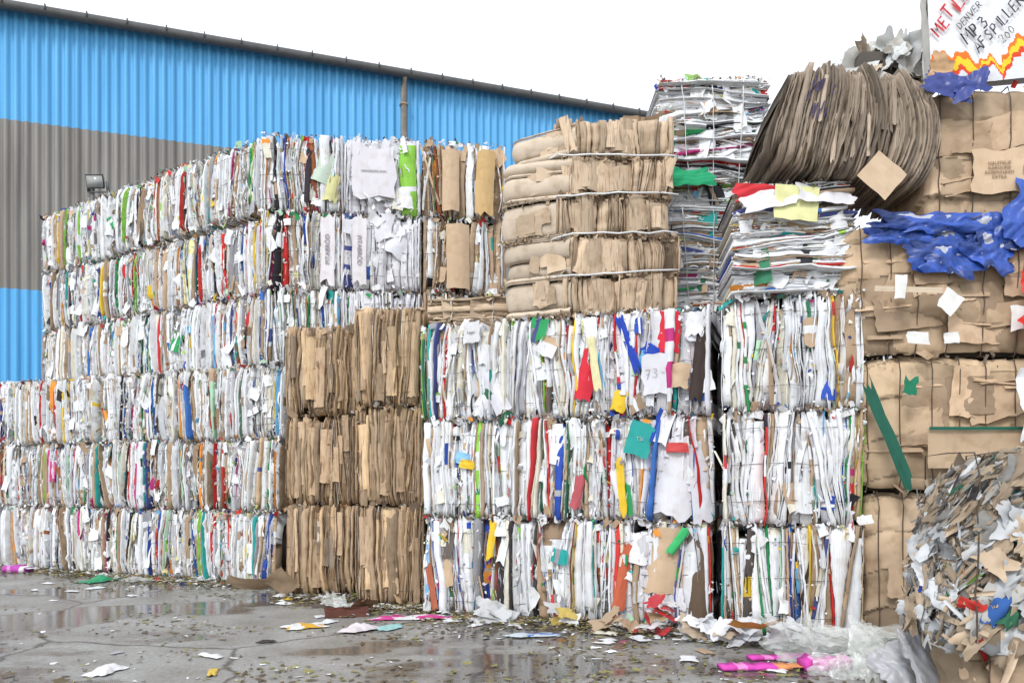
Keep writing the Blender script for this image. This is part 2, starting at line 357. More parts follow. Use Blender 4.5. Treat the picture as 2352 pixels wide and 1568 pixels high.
paper_bale((2.12,7.7),math.radians(-8),.56,3.3,1.12,1.05,1.05,mt=.013,axis='z',pal=flatp,nf=16,nc=110,ns=240,wm=.016,wave=.024,lean=.10,sd=.8,prot=.03,ztj=1.2,rnd=.01,tl_=.25,label='bale of white paper sheets lying flat in layers')
for z,H in ((3.3,1.5),(4.8,1.52)):
    o=paper_bale((1.75,9.6),0,.68,z,1.35,1.0,H,mt=.014,axis='z',pal=flatp,nf=34,nc=150,ns=300,wm=.022,wave=.024,lean=.10,sd=.8,prot=.035,ztj=1.0,rnd=.01,tl_=.25,label='tall bale of flat layered white paper with red pieces, white straps')
    for i in range(3):
        g=Geo(); tube(g,loop_v(newr(),1.0,H,.1),.01,(0.8,.8,.8),flat=(.004,.016)); ob('white_strap',g.mesh('white_strap',M_STRAP),(-.3+.28*i,0,0),(0,0.06*(i-1),0),o)
def piece(name,label,cat,loc,w,h,col,rx=0,ry=0,rz=0,n=6,crum=.01,bend=0,jag=.05,mat=None,col2=None,parent=None):
    g=Geo(); r=newr(); flap(g,r,(0,0,0),w,h,col,rx,ry,rz,n,crum,bend,col2,jag)
    return ob(name,g.mesh(name,mat or M_P),loc,(0,0,0),parent,label,cat)
def sheet(name,label,cat,loc,w,h,col,amp=.04,sc=5,rx=0,ry=0,rz=0,mat=None,colf=None,parent=None,nx=26,ny=18,edge=.16,curl=0):
    g=Geo(); drape(g,newr(),(0,0,0),w,h,col,amp,sc,rx=rx,ry=ry,rz=rz,colf=colf,nx=nx,ny=ny,edge=edge,curl=curl)
    return ob(name,g.mesh(name,mat or M_P),loc,(0,0,0),parent,label,cat)
K=(0.56,.41,.275)
piece('paper_sheet','pale yellow paper square hanging over layered paper','paper',(2.68,7.5,4.14),.42,.34,(.74,.74,.38),ry=.1,rx=-.1,n=5,crum=.005)
sheet('paper_sheet','torn red sheet on top of the layered bale','paper',(2.36,7.56,4.24),.5,.2,(.6,.04,.05),.03,ry=.1,rx=-.3)
sheet('paper_sheet','crumpled white sheet on top of layered bale','paper',(2.42,7.5,4.17),.5,.2,(.76,.76,.8),.03,ry=-.2,rx=-.3)
sheet('paper_sheet','crumpled white sheet on layered bale top','paper',(2.95,7.5,4.22),.5,.2,(.72,.72,.76),.025,ry=.1,rx=-.5)
for i,(x,z,w,h,c) in enumerate([(1.95,6.28,.35,.12,(.6,.05,.05)),(2.5,6.3,.4,.12,(.76,.77,.8)),(2.2,6.34,.3,.16,(.3,.5,.15)),(2.85,6.3,.3,.12,(.5,.36,.24))]):
    sheet('paper_sheet','crumpled scrap on top of the tall paper bale','paper',(x,9.6,z),w,h,c,.04,7,ry=.2*math.sin(i*3),rx=-.3,edge=.3)
piece('cardboard_piece','square brown cardboard hanging from the fanned bale','cardboard',(3.3,7.1,4.25),.33,.33,(.6,.45,.31),ry=.72,rx=-.15,n=4,crum=.004,jag=.03)
sheet('plastic_sheet','crumpled green plastic on the layered paper','plastic',(2.12,9.42,5.1),.5,.2,(.02,.34,.15),.04,rx=-.2,edge=.3)
# tall tan bale
r=newr(); g=Geo()
for t in range(5):
    z0=.42*t; off=(.06*math.sin(t*2.1),0,z0)
    slabs(g,r,1.28-.03*t,.95,.45,.045,tan,prot=.025,lean=.14,wave=.018,segcol=.05,rnd=.09,nz=9,off=off,sd=.9,gap=.3,ztj=.35)
    for _ in range(9): flap(g,r,(r.uniform(-.55,.55),-.52,z0+r.uniform(.17,.27)),r.uniform(.1,.34),r.uniform(.22,.4),tan(r)*1.12,rz=r.normal(0,.25),ry=r.normal(0,.16),n=4,crum=.005,bend=.35,jag=.06)
    n=120; C=np.stack([r.uniform(-.62,.62,n),-.49+r.uniform(-.04,.04,n),z0+r.normal(0,.02,n)],-1); chips(g,r,C,.008,.04,lambda q:tan(q)*q.uniform(.3,1.1),1.0)
for _ in range(50):
    s=r.uniform(.08,.22); x=r.uniform(-.6,.5); flap(g,r,(x,r.uniform(-.45,.3),2.06+r.uniform(-.02,.03)+.05*math.sin(x*6)),s*1.6,s,tan(r),rx=r.normal(.6,.3),ry=r.normal(0,.2),rz=r.normal(0,.5),n=3,crum=.005,jag=.08)
tall=finish(g,'cardboard_bale',M_CX,(1.13,9.1,3.31),.02,'tall tan cardboard bale bulging between white straps',W=1.3,D=.95,H=2.1,wires=0)
for t in range(5):
    r=newr(); g=Geo(); c0=np.array((.60,.50,.39))*r.uniform(.88,1.05)
    W_,D_,H_=.80,.86,.43
    boxg(g,-W_/2+.06,W_/2-.04,-D_/2+.06,D_/2-.05,.04,H_-.04,(.08,.065,.05))
    zc=np.cumsum(np.concatenate([[0],r.dirichlet(np.array([1.5,9,1,1.2]))]))*H_
    for k in range(4):
        za,zb=zc[k],zc[k+1]; jo=r.normal(0,.012); na=34; V=[];F=[]
        prof=[(0,.06),(.04,.02),(.15,.005),(.35,-.008),(.6,-.008),(.82,.005),(.95,.02),(1,.06)]
        for i in range(na+1):
            a=i/na; L1=D_;L2=W_; rad=.14; s_=a*(L1+L2)
            if s_<L1-rad: px,py,nx_,ny_=-W_/2,D_/2-s_,-1,0
            elif s_<L1+rad:
                th=(s_-(L1-rad))/(2*rad)*PI/2; px=-W_/2+rad-rad*math.cos(th); py=-D_/2+rad-rad*math.sin(th); nx_,ny_=-math.cos(th),-math.sin(th)
            else: px,py,nx_,ny_=-W_/2+(s_-L1),-D_/2,0,-1
            for (q,ins) in prof:
                z=za+(zb-za)*q; n_=.02*noise.noise(Vector((s_*3,z*6,seed[0]*2.2)))+.014*(.5-abs(noise.noise(Vector((s_*6,z*3,seed[0])))*1.6))
                o_=-min(ins,(zb-za)*.3)+jo+n_+.012; V.append((px+nx_*o_,py+ny_*o_,z+.012*noise.noise(Vector((s_*3,z*4,seed[0]*1.3)))))
        m=len(prof)
        for i in range(na):
            for j in range(m-1): F.append((i*m+j,(i+1)*m+j,(i+1)*m+j+1,i*m+j+1))
        g.add(V,F,c0*r.uniform(.87,1.08))
    for k in range(3): flap(g,r,(r.uniform(-.1,.25),-.455,r.uniform(.15,.3)),r.uniform(.12,.3),r.uniform(.15,.3),tan(r),rz=r.normal(0,.1),ry=r.normal(0,.12),n=4,crum=.004,bend=.05,jag=.06)
    n=70; C=np.stack([r.uniform(-.4,.35,n),-.43+r.uniform(-.03,.03,n),r.normal(0,.015,n)],-1); chips(g,r,C,.006,.03,lambda q:tan(q)*q.uniform(.3,1.1),1.0)
    o=ob('folded_cardboard',g.mesh('folded_cardboard',M_K,True),(-.70+.04*math.sin(t*2)+.05*(t==4),.03,.42*t),(0,0.03*math.sin(t*3)-(.10 if t==4 else 0),math.radians(-24+4*math.sin(t*5))),tall)
    if t==4: o.scale=(.92,1,.8)
for t in range(4):
    g=Geo(); rr=newr(); tube(g,loop_h(rr,1.3,.98,.07,.008,.3),.01,(.8,.8,.8),flat=(.012,.004)); ob('white_strap',g.mesh('white_strap',M_STRAP),(0,0,.42*(t+1)+.02),(0,.02*(t-2)-.02,0),tall)
r=newr(); g=Geo(); slabs(g,r,1.0,.9,.36,.022,tan,axis='z',prot=.02,wave=.03,lean=.03,segcol=.05); litter_face(g,r,1.0,.9,.36,2,14,tan)
lb=finish(g,'cardboard_bundle',M_CZ,(-.42,9.85,3.31),-.2,'flat bundle of curved tan cardboard with white straps',cat='cardboard bundle',W=1.0,D=.9,H=.36,wires=0)
for x in (-.2,.3):
    g=Geo(); tube(g,loop_v(newr(),.9,.36,.05),.01,flat=(.004,.013)); ob('white_strap',g.mesh('white_strap',M_STRAP),(x,0,0),(0,0,0),lb)
# fanned bale
r=newr(); g=Geo()
FW=1.38
def fwarp(x,z):
    s=(x+FW/2)/FW
    return (.26*np.clip(1-s*1.3,0,1)-.14*s)*(z-.35)+ .20*s*np.clip(1-((z-.5)/.58)**2,-.5,1)-.10*np.clip(1-s*2,0,1)*((z-.5)/.5)**2*(z<.5)*-1
def fprof(x):
    s=(x+FW/2)/FW
    return (.12-.12*s+.03*np.sin(s*11)+.5*np.clip(.12-s,0,1), -.12*(s**4)+.03*np.sin(s*23)+.02*np.sin(s*51)-.9*np.clip(.16-s,0,1)-.03)
def fp(rng): return np.array((.33,.265,.205))*rng.uniform(.5,1.4)
slabs(g,r,FW,1.1,1.08,.019,fp,warp=fwarp,prof=fprof,prot=.02,lean=.05,wave=.012,segcol=.05,sd=.6,rnd=.10,gap=.4,core=False,ztj=.8)
boxg(g,-.42,.5,-.38,.4,.2,.8,(.05,.04,.03))
for _ in range(22):
    x=r.uniform(-.5,-.22); z=.60+r.normal(0,.03)+(r.random()<.5)*.2
    flap(g,r,(x+.2*(z-.3),-.59+r.normal(0,.008),z),.014,.10,(.08,.06,.13),ry=.28,n=1,crum=.002,jag=.05)
for _ in range(14):
    x=r.uniform(-.4,.5); flap(g,r,(x,-.575,r.uniform(.35,.75)),r.uniform(.02,.07),r.uniform(.3,.6),fp(r)*1.4,ry=.12-.3*(x+.4),rz=r.normal(0,.3),n=4,crum=.003,bend=.3,jag=.06)
fan=finish(g,'cardboard_bale',M_CX,(3.06,7.9,4.33),0,'dark brown cardboard bale fanned open and tipped over',W=1.5,D=1.1,H=1.2,wires=0,rot=(0,math.radians(5),math.radians(-4)))
def kraft_bale(W,D,H,loc,yaw,label,wires=6,base=(.50,.35,.215),amp=.045,nfl=6,pal=kraft,mat=None,pinch=.016,nch=8,laya=.010,name='cardboard_bale',cmix=None,geo=None,fin=True,kx=1.0):
    r=newr(); g=geo or Geo(); sn=seed[0]*7.3; ff=foldf(sn); f2=foldf(sn+3)
    wx=[W*((i+.5)/wires-.5)+.03*math.sin(i*5+loc[2]*3) for i in range(wires)] if wires else []
    def lay(q):
        return (q.z+.16*noise.noise(Vector((q.x*1.3,sn,q.y*2)))+.05*noise.noise(Vector((q.x*4,sn,q.y*2))))/.37+sn
    def disp(p):
        x,y,z=p
        q=Vector((x,y,z-H/2)); d=Vector((x/(W/2),y/(D/2),(z-H/2)/(H/2)))
        l8=(abs(d.x)**12+abs(d.y)**12+abs(d.z)**12)**(1/12); q=q/max(l8,1e-6)
        zz=lay(q); fr=zz-math.floor(zz); ly=math.floor(zz)
        a=noise.noise(Vector((q.x*1.4+sn,q.y*1.4,q.z*2.6)))*amp
        a+=amp*1.7*(ff((q.x+q.y*.7+ly*3.7)*1.9*kx,q.z*2.6*kx)-.5)+amp*.7*(f2((q.x-q.y+ly)*4.5*kx,q.z*5*kx)-.5)
        a+=laya*(1-fr)*1.8+laya*1.2*noise.cell(Vector((ly*1.3,sn,1)))
        for w in wx: a-=pinch*math.exp(-((q.x-w)/.024)**2)
        n=Vector((math.copysign(abs(d.x)**5,d.x),math.copysign(abs(d.y)**5,d.y),math.copysign(abs(d.z)**5,d.z)))
        n.normalize(); q=q+n*a; return (q.x,q.y,q.z+H/2)
    step=.021
    def face(o,a,b,la,lb):
        na=max(6,int(la/step)); nb=max(6,int(lb/step)); V=[];C=[]
        for i in range(na+1):
            for j in range(nb+1): V.append(disp(o+a*(i/na)+b*(j/nb)))
        F=[]
        for i in range(na):
            for j in range(nb):
                k=i*(nb+1)+j; F.append((k,k+nb+1,k+nb+2,k+1))
                p=o+a*((i+.5)/na)+b*((j+.5)/nb)
                zq=lay(Vector((p.x,p.y,p.z-H/2))); zz=math.floor(zq); fr=zq-zz
                vv=noise.cell(Vector((p.x*1.1+sn+zz*.37+.1*math.sin(p.z*12),p.y*1.7,zz*1.01)))
                v2=noise.noise(Vector((p.x*2.2,p.y*2,p.z*3+sn)))
                if cmix: C.append(cmix(p,sn))
                else: C.append(np.array(base)*(.82+.30*vv+.2*v2)*(.6 if fr>.955 else 1))
        g.add(V,F,C)
    X,Y,Z=Vector((W,0,0)),Vector((0,D,0)),Vector((0,0,H)); o=Vector((-W/2,-D/2,0))
    face(o,X,Z,W,H); face(o,Y,Z,D,H); face(o+Z,X,Y,W,D); face(o+X,Y,Z,D,H)
    i2=.12; boxg(g,-W/2+i2,W/2-i2,-D/2+i2,D/2-.002,0.01,H-i2,(.06,.05,.04))
    for _ in range(nfl):
        w=r.uniform(.22,.65); h=r.uniform(.16,.48)
        flap(g,r,(r.uniform(-W/2+.3,W/2-.3),-D/2-.03,r.uniform(.22,H-.22)),w,h,pal(r)*r.uniform(.95,1.15),rx=r.normal(-.06,.05),ry=r.normal(0,.12),rz=r.normal(0,.08),n=8,crum=.0035,bend=.04,jag=.06)
    for _ in range(nfl):
        w=r.uniform(.2,.6); flap(g,r,(r.uniform(-W/2+.3,W/2-.3),-D/2-.035,r.uniform(.1,H-.1)),w,r.uniform(.02,.05),pal(r)*1.1,rx=-.5,ry=r.normal(0,.1),n=6,crum=.003,jag=.08)
    litter_face(g,r,W,D,H,0,nch,pal)
    if not fin: return g
    return finish(g,name,mat or M_K,loc,yaw,label,W=W,D=D,H=H,wires=wires,wk='v',out=.035)
yk=math.radians(-5)
kb=[]
kb.append(kraft_bale(1.75,1.2,1.42,(4.25,8.05,0),yk,'crushed brown cardboard bale at the bottom of the stack',7,base=(.54,.40,.27)))
kb.append(kraft_bale(1.85,1.2,1.26,(4.2,8.02,1.42),yk,'brown cardboard bale with dark green strip, bound with wire',7,base=(.62,.46,.30),nfl=7))
kb.append(kraft_bale(1.95,1.2,1.24,(4.12,8.0,2.68),yk,'brown cardboard bale draped with blue plastic on top',7,base=(.52,.38,.25),nfl=10))
kb.append(kraft_bale(1.5,1.2,1.26,(4.66,8.0,3.93),yk,'light brown cardboard bale bound with rusty wire',5,base=(.66,.49,.33),nfl=4))
BLU=(.03,.09,.42)
def bcol(u,v): return np.array((.45,.47,.55)) if noise.noise(Vector((u*4,v*3,7)))>.42 else np.array(BLU)*(.8+.4*noise.cell(Vector((u*4,v*4,2))))
for i,(x,z,w,h,ry) in enumerate([(3.66,3.80,.75,.26,.12),(4.1,3.70,.9,.42,-.05),(4.42,3.8,.65,.32,-.2),(4.0,3.55,.55,.28,.25),(3.85,3.88,.8,.22,0),(4.35,3.62,.4,.28,.5)]):
    sheet('plastic_sheet','crumpled blue plastic sheet over brown bale','plastic',(x,7.31-.012*i,z),w,h,BLU,.035,8,rx=-.12,ry=ry,mat=M_PL,colf=bcol,edge=.35,nx=44,ny=30,curl=.1)
sheet('plastic_sheet','crumpled blue plastic tucked beside the brown bale','plastic',(4.72,7.22,3.92),.42,.6,BLU,.045,8,rx=-.1,ry=.4,mat=M_PL,edge=.3,nx=34,ny=34,curl=.15)
for (x,z,w,h,ry) in [(3.98,5.13,.46,.22,.3),(4.2,5.14,.34,.2,-.3)]:
    sheet('plastic_sheet','dark blue plastic scrap under the white box','plastic',(x,7.26,z),w,h,(.03,.05,.24),.035,8,rx=-.2,ry=ry,mat=M_PL,edge=.3)
def grp(r):
    u=r.random()
    if u<.5: return np.array((.40,.39,.36))*r.uniform(.5,1.4)
    if u<.85: return np.array((.38,.30,.22))*r.uniform(.5,1.4)
    return np.array((.65,.67,.67))
r=newr(); g=Geo()
for _ in range(48):
    v=r.normal(0,1,3); v/=np.linalg.norm(v); s=r.uniform(.2,.42)
    drape(g,r,(v[0]*.42,v[1]*.35,abs(v[2])*.40),s,s*r.uniform(.4,.9),grp(r),.05,8,nx=12,ny=10,rx=r.normal(-.4,.4),ry=r.uniform(-1.2,1.2),rz=r.normal(0,.6),edge=.3)
boxg(g,-.3,.3,-.25,.25,-.1,.3,(.08,.07,.06))
ob('rubbish_heap',g.mesh('rubbish_heap',M_P),(3.72,8.05,5.42),(0,0,0),None,'tangled grey plastic and torn cardboard on top of bales','rubbish')
piece('cardboard_piece','dark green folded board strip on brown bale','cardboard',(3.42,7.24,1.95),.11,1.0,(.02,.11,.075),ry=-.35,rx=-.1,crum=.008,jag=.12)
piece('cardboard_piece','brown board with green printed edge on bale','cardboard',(4.25,7.23,1.82),.95,.36,(.49,.36,.24),rx=-.04,crum=.004,jag=.02,mat=M_K)
piece('cardboard_piece','thin dark green edge of folded board','cardboard',(4.25,7.205,2.0),.95,.03,(.02,.12,.08),rx=-.04,crum=.002,n=5,jag=.02)
for (x,z,w,h,ry) in [(3.52,3.28,.10,.22,.05),(3.68,2.82,.2,.11,.05),(3.98,2.82,.13,.1,-.1),(3.97,3.15,.18,.2,.6),(4.6,3.0,.16,.22,0)]:
    piece('paper_label','white paper label on brown bale','label',(x,7.215,z),w,h,(.76,.76,.74),ry=ry,n=3,crum=.004,jag=.08)
piece('packing_tape','pale strip of packing tape across brown carton','tape',(3.6,7.225,3.26),.62,.05,(.62,.51,.38),ry=.03,n=4,crum=.001,jag=.01)
piece('paper_label','green printed mark on brown bale','label',(3.62,7.23,2.38),.13,.15,(.02,.2,.11),ry=.1,n=4,crum=.003,jag=.25)
for i,(x,z) in enumerate([(4.72,3.35),(4.74,2.98)]): sheet('plastic_scrap','bright red plastic scrap caught in the bales','plastic',(x,7.12,z),.26,.34,(.7,.03,.02),.04,6,ry=.6*i+.2,mat=M_PL,edge=.3)
sheet('paper_sheet','crumpled white paper hanging from the bales','paper',(4.66,7.08,2.2),.3,.75,(.72,.73,.74),.05,5,edge=.3)
# white box on top
g=Geo(); r=newr()
def panel(g,o,a,b,na,nb,colf,cr=.008,bow=0):
    V=[];F=[];C=[]; ff=foldf(4.2)
    for i in range(na+1):
        for j in range(nb+1): 
            p=np.array(o)+np.array(a)*i/na+np.array(b)*j/nb+r.normal(0,cr,3)
            if bow: p[1]+=bow*(ff(i/na*3,j/nb*2)-.5)
            V.append(p)
    for i in range(na):
        for j in range(nb):
            k=i*(nb+1)+j; F.append((k,k+nb+1,k+nb+2,k+1)); C.append(colf((i+.5)/na,(j+.5)/nb))
    g.add(V,F,C)
def flame(u,v):
    if u<.30: c=.15+.04*math.sin(u*16); th=.11
    elif u<.42: c=.16-(u-.3)*.3; th=.05
    else: c=.12+(u-.42)*1.3; th=.11
    sp=.035*math.sin(u*40)+.02*math.sin(u*97+v*20)
    d=v-c-sp
    if d<-th*.7 or d>th: return (.82,.83,.86) if d>0 else (.74,.76,.82)
    if d<-th*.2: return (.74,.08,.03)
    if d<th*.5: return (.86,.64,.04)
    return (.80,.20,.03)
panel(g,(-.7,-.07,0),(1.5,0,0),(0,0,1.0),130,88,flame,.0006,.03)
panel(g,(-.7,.07,0),(0,-.14,0),(0,0,1.0),3,10,lambda u,v:(.6,.58,.54)); panel(g,(.8,.07,0),(0,-.14,0),(0,0,1.0),3,10,lambda u,v:(.6,.6,.6)); panel(g,(-.7,-.07,1.0),(1.5,0,0),(0,.14,0),10,3,lambda u,v:(.7,.7,.72)); panel(g,(-.7,.07,0),(1.5,0,0),(0,0,1.0),4,4,lambda u,v:(.6,.6,.6))
wb=ob('printed_box',g.mesh('printed_box',M_P),(4.6,7.42,5.23),(math.radians(3),math.radians(-4),math.radians(-4)),None,'large white printed carton with hand lettering on top of bales','box')
sheet('cardboard_piece','torn brown card with red print beside white box','cardboard',(3.93,7.3,5.3),.2,.24,(.55,.35,.2),.04,6,ry=.3,edge=.3,mat=M_K)
def text(body,size,loc,rot,mat,parent,bold=0,shear=0):
    cu=bpy.data.curves.new('lettering','FONT'); cu.body=body; cu.size=size; cu.extrude=.0015; cu.offset=bold; cu.align_x='CENTER'; cu.align_y='CENTER'; cu.shear=shear
    t=bpy.data.objects.new('tmp',cu); COL.objects.link(t); bpy.context.view_layer.update()
    me=bpy.data.meshes.new_from_object(t.evaluated_get(bpy.context.evaluated_depsgraph_get())); bpy.data.objects.remove(t)
    me.materials.clear(); me.materials.append(mat)
    return ob('printed_lettering',me,loc,rot,parent)
V90=PI/2
STK={'A':[[(0,0),(.4,1),(.75,0)],[(.15,.38),(.62,.36)]],'F':[[(0,0),(.05,1),(.6,1.02)],[(.03,.55),(.45,.58)]],'S':[[(.65,.9),(.35,1),(.08,.8),(.3,.55),(.6,.35),(.4,.03),(.02,.1)]],
'P':[[(.05,0),(.08,1),(.5,.98),(.62,.75),(.45,.5),(.08,.45)]],'I':[[(.3,0),(.32,1)]],'L':[[(.08,1),(.05,0),(.6,.02)]],'E':[[(.65,1),(.08,.98),(.05,0),(.62,.02)],[(.06,.52),(.5,.54)]],
'R':[[(.05,0),(.08,1),(.5,.98),(.6,.75),(.42,.52),(.08,.47)],[(.3,.48),(.66,0)]],'M':[[(0,0),(.1,1),(.4,.4),(.72,1),(.8,0)]],'T':[[(0,1),(.75,1.02)],[(.38,1),(.36,0)]],'B':[[(.05,0),(.07,1),(.5,.95),(.5,.6),(.08,.52),(.6,.42),(.55,.05),(.05,0)]],
'D':[[(.05,0),(.07,1),(.5,.85),(.65,.5),(.5,.12),(.05,0)]],'N':[[(0,0),(.02,1)],[(.02,1),(.6,0)],[(.6,0),(.64,1)]],'V':[[(0,1),(.33,0)],[(.33,0),(.7,1)]],'3':[[(.08,.95),(.45,1),(.55,.75),(.22,.55),(.6,.35),(.45,.02),(.02,.08)]],'2':[[(.05,.8),(.3,1),(.6,.8),(.4,.4),(.05,0),(.65,.03)]],'0':[[(.35,1),(.08,.7),(.08,.3),(.35,0),(.62,.3),(.6,.7),(.35,1)]],
'7':[[(.02,.95),(.62,.98)],[(.62,.98),(.3,0)],[(.18,.5),(.55,.52)]],'-':[[(.1,.5),(.6,.5)]],'.':[[(.1,0),(.14,.06)]]}
def word(body,size,x,z,ang,m,parent,y=-.10,sp=.82,wd=.05):
    rr=newr(); n=len(body); g=Geo(); ca,sa=math.cos(ang),math.sin(ang); cur=-(n*sp*size)/2
    for ch in body:
        sc=size*rr.uniform(.88,1.12); jz=rr.normal(0,size*.07)
        for st in STK.get(ch,[]):
            p=np.array([(a*sc*.85+b*sc*.12+cur,b*sc+jz) for a,b in st])+rr.normal(0,size*.02,(len(st),2))
            pts=[(x+a*ca-b*sa,y,z+a*sa+b*ca) for a,b in p]
            if len(pts)==2: pts.insert(1,tuple((np.array(pts[0])+np.array(pts[1]))/2))
            V=[];F=[]
            P_=np.array(pts); 
            for i in range(len(P_)):
                d=P_[min(i+1,len(P_)-1)]-P_[max(i-1,0)]; d/=max(np.linalg.norm(d),1e-6); nn=np.array((-d[2],0,d[0]))*size*wd*rr.uniform(.8,1.2)
                V+=[P_[i]+nn,P_[i]-nn]
            for i in range(len(P_)-1): F.append((2*i,2*i+1,2*i+3,2*i+2))
            g.add(V,F,(0,0,0))
        cur+=sp*size*(.5 if ch in 'I.' else 1)
    return ob('hand_lettering',g.mesh('hand_lettering',m),parent=parent)
A=math.radians(44)
word('METILB.',.11,-.42,.66,A+.1,M_RINK,wb,sp=.8,wd=.08); word('DENVER',.06,-.33,.58,A,M_INK,wb,wd=.06); word('MP3',.115,-.27,.44,A,M_INK,wb,wd=.07); word('AFSPILLER',.095,-.05,.48,A+.03,M_INK,wb,sp=.76,wd=.07); word('200',.07,.0,.37,A,M_INK,wb)
def sign_flap(parent,D,x,z,w,h,col,body,size,rot=0,mat=None,ry=0,bold=0,hand=False):
    g=Geo(); rr=newr(); flap(g,rr,(0,0,0),w,h,col,ry=ry,n=5,crum=.003,jag=.10)
    o=ob('printed_board',g.mesh('printed_board',M_P),(x,-D/2-.085,z),(0,0,0),parent)
    if hand: word(body,size,0,-size*.4,rot,mat or M_INK,o,y=-.012,wd=.03)
    else: text(body,size,(0,-.012,0),(V90,rot,0),mat or M_FINK,o,bold)
sign_flap(ext[(1,0)],1.0,.38,.55,.2,.95,(.74,.71,.74),'PITABRÖD',.09,-V90)
sign_flap(ext[(1,1)],1.0,-.3,.55,.2,.95,(.72,.69,.72),'PITABRÖD',.09,V90)
sign_flap(mid[(2,2)],2.0,.0,.42,.3,.42,(.66,.66,.71),'73-',.10,.1,M_FINK,hand=True)
sign_flap(mid[(1,2)],2.0,-.2,.85,.26,.34,(.03,.34,.31),'TSI',.06,.1,M_WHT,.3)
sign_flap(mid[(2,0)],1.5,.12,.97,.2,.24,(.66,.66,.68),'Lagar',.045,0)
sign_flap(ext[(2,1)],1.0,-.1,.6,.6,.75,(.70,.68,.72),'VIKINGFJORD ROM',.042,0)
sign_flap(kb[3],1.2,-.12,.45,.45,.4,(.64,.475,.32),'HALSTRUP\nKAROLINE\nKOBENHAVN\nEXTRA',.042,0,M_BINK)
# foreground heap
kraft_bale(1.3,1.0,.62,(3.66,5.5,0),math.radians(-14),'crushed brown cardboard bale under tangled shredded waste',4,base=(.50,.38,.26),amp=.07,nfl=5,kx=1.5)
r=newr()
def shred(rng):
    u=rng.random()
    if u<.32: return np.array((.66,.68,.70))*rng.uniform(.5,1.1)
    if u<.76: return np.array((.45,.35,.25))*rng.uniform(.45,1.3)
    if u<.96: return np.array((.36,.35,.33))*rng.uniform(.35,1.4)
    return np.array(COLS[rng.integers(len(COLS))])*.7
def hm(p,sn):
    q=Vector(p); n3=noise.noise(q*6)*1.5
    v=noise.cell(Vector((p.x*11+n3+sn,p.y*11,p.z*8+n3))); v2=noise.cell(Vector((p.x*11+sn,p.y*11,p.z*9+40+n3)))
    top=p.z>1.05
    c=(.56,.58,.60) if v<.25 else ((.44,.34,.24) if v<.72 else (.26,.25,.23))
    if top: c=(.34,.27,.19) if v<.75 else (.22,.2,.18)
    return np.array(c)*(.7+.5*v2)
HW,HD,HH=1.24,1.0,1.26
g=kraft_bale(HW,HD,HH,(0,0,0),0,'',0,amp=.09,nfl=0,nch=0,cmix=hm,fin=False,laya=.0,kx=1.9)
for i in range(1500):
    f=r.random(); s=r.lognormal(math.log(.05),.5); s=min(s,.15)
    if f<.55: c=[r.uniform(-HW/2,HW/2),-HD/2-r.uniform(-.04,.035),r.uniform(0,HH)]; rz=r.normal(0,.35); rx=r.normal(-.05,.25)
    elif f<.8: c=[-HW/2-r.uniform(-.04,.035),r.uniform(-HD/2,HD/2),r.uniform(0,HH)]; rz=-PI/2+r.normal(0,.35); rx=r.normal(0,.25)
    else: c=[r.uniform(-HW/2,HW/2),r.uniform(-HD/2,.3),HH+r.uniform(-.03,.03)]; rz=r.uniform(-3,3); rx=-1.3+r.normal(0,.3)
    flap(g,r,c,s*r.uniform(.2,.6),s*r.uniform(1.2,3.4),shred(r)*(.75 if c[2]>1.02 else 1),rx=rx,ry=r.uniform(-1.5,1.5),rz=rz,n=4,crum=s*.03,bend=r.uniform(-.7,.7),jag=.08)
for i in range(120):
    s=r.uniform(.15,.40); side=r.random()<.3
    c=(-HW/2-.03,r.uniform(-.4,.3),r.uniform(.1,1.2)) if side else (r.uniform(-.55,.6),-HD/2-.04,r.uniform(.05,1.22))
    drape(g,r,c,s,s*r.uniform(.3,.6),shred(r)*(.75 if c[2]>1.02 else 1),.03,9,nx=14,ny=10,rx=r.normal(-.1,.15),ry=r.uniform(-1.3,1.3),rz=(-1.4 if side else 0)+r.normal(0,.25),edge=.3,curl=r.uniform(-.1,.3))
for a in g.v: 
    k=np.clip(a[:,2]/HH,0,1.2); left=np.clip(-a[:,0]/(HW/2),0,1.2)
    a[:,2]-=.26*left**2*np.clip(k,0,1)**2; a[:,0]+=.16*left*k
hb=finish(g,'shredded_paper_bale',M_P,(3.46,5.46,.46),-.2,'ragged bale of shredded paper, card and plastic strips',W=HW,D=HD,H=HH,wires=4,wk='v',out=.06)
for i,(x,y,z,w,h,ry,k,mt_) in enumerate([(2.76,6.15,.24,.26,.5,.25,.8,M_FILM),(2.9,6.0,.16,.34,.34,-.3,.65,M_PL),(2.62,6.3,.07,.45,.2,.2,.75,M_FILM),(2.98,5.8,.3,.26,.5,-.15,.5,M_PL),(2.7,6.2,.12,.36,.26,-.2,.8,M_FILM)]):
    sheet('plastic_drape','grey-white crumpled plastic sheet trailing onto the ground','plastic',(x,y,z),w,h,np.array((.60,.61,.65))*k,.03,8,rx=-.65,ry=ry,mat=mt_,edge=.3,curl=.2,nx=34,ny=34)
def bf(b,D,x,z,w,h,col,ry=0,rz=0,out=.06,jag=.12,crum=.006):
    g=Geo(); flap(g,newr(),(0,0,0),w*.88,h,col,rx=-.06,ry=ry,rz=rz,n=6,crum=crum,jag=jag,bend=.35)
    ob('torn_flap',g.mesh('torn_flap',M_P),(x,-D/2-out,z),(0,0,0),b)
RED=(.62,.03,.05);GR=(.02,.3,.12);BL=(.02,.06,.4);YE=(.78,.52,.04);WH=(.78,.79,.82)
bf(mid[(2,1)],1.5,.32,.45,.2,.55,RED,.2); bf(mid[(2,1)],1.5,.42,.55,.1,.6,(.72,.68,.4),-.15,out=.1)
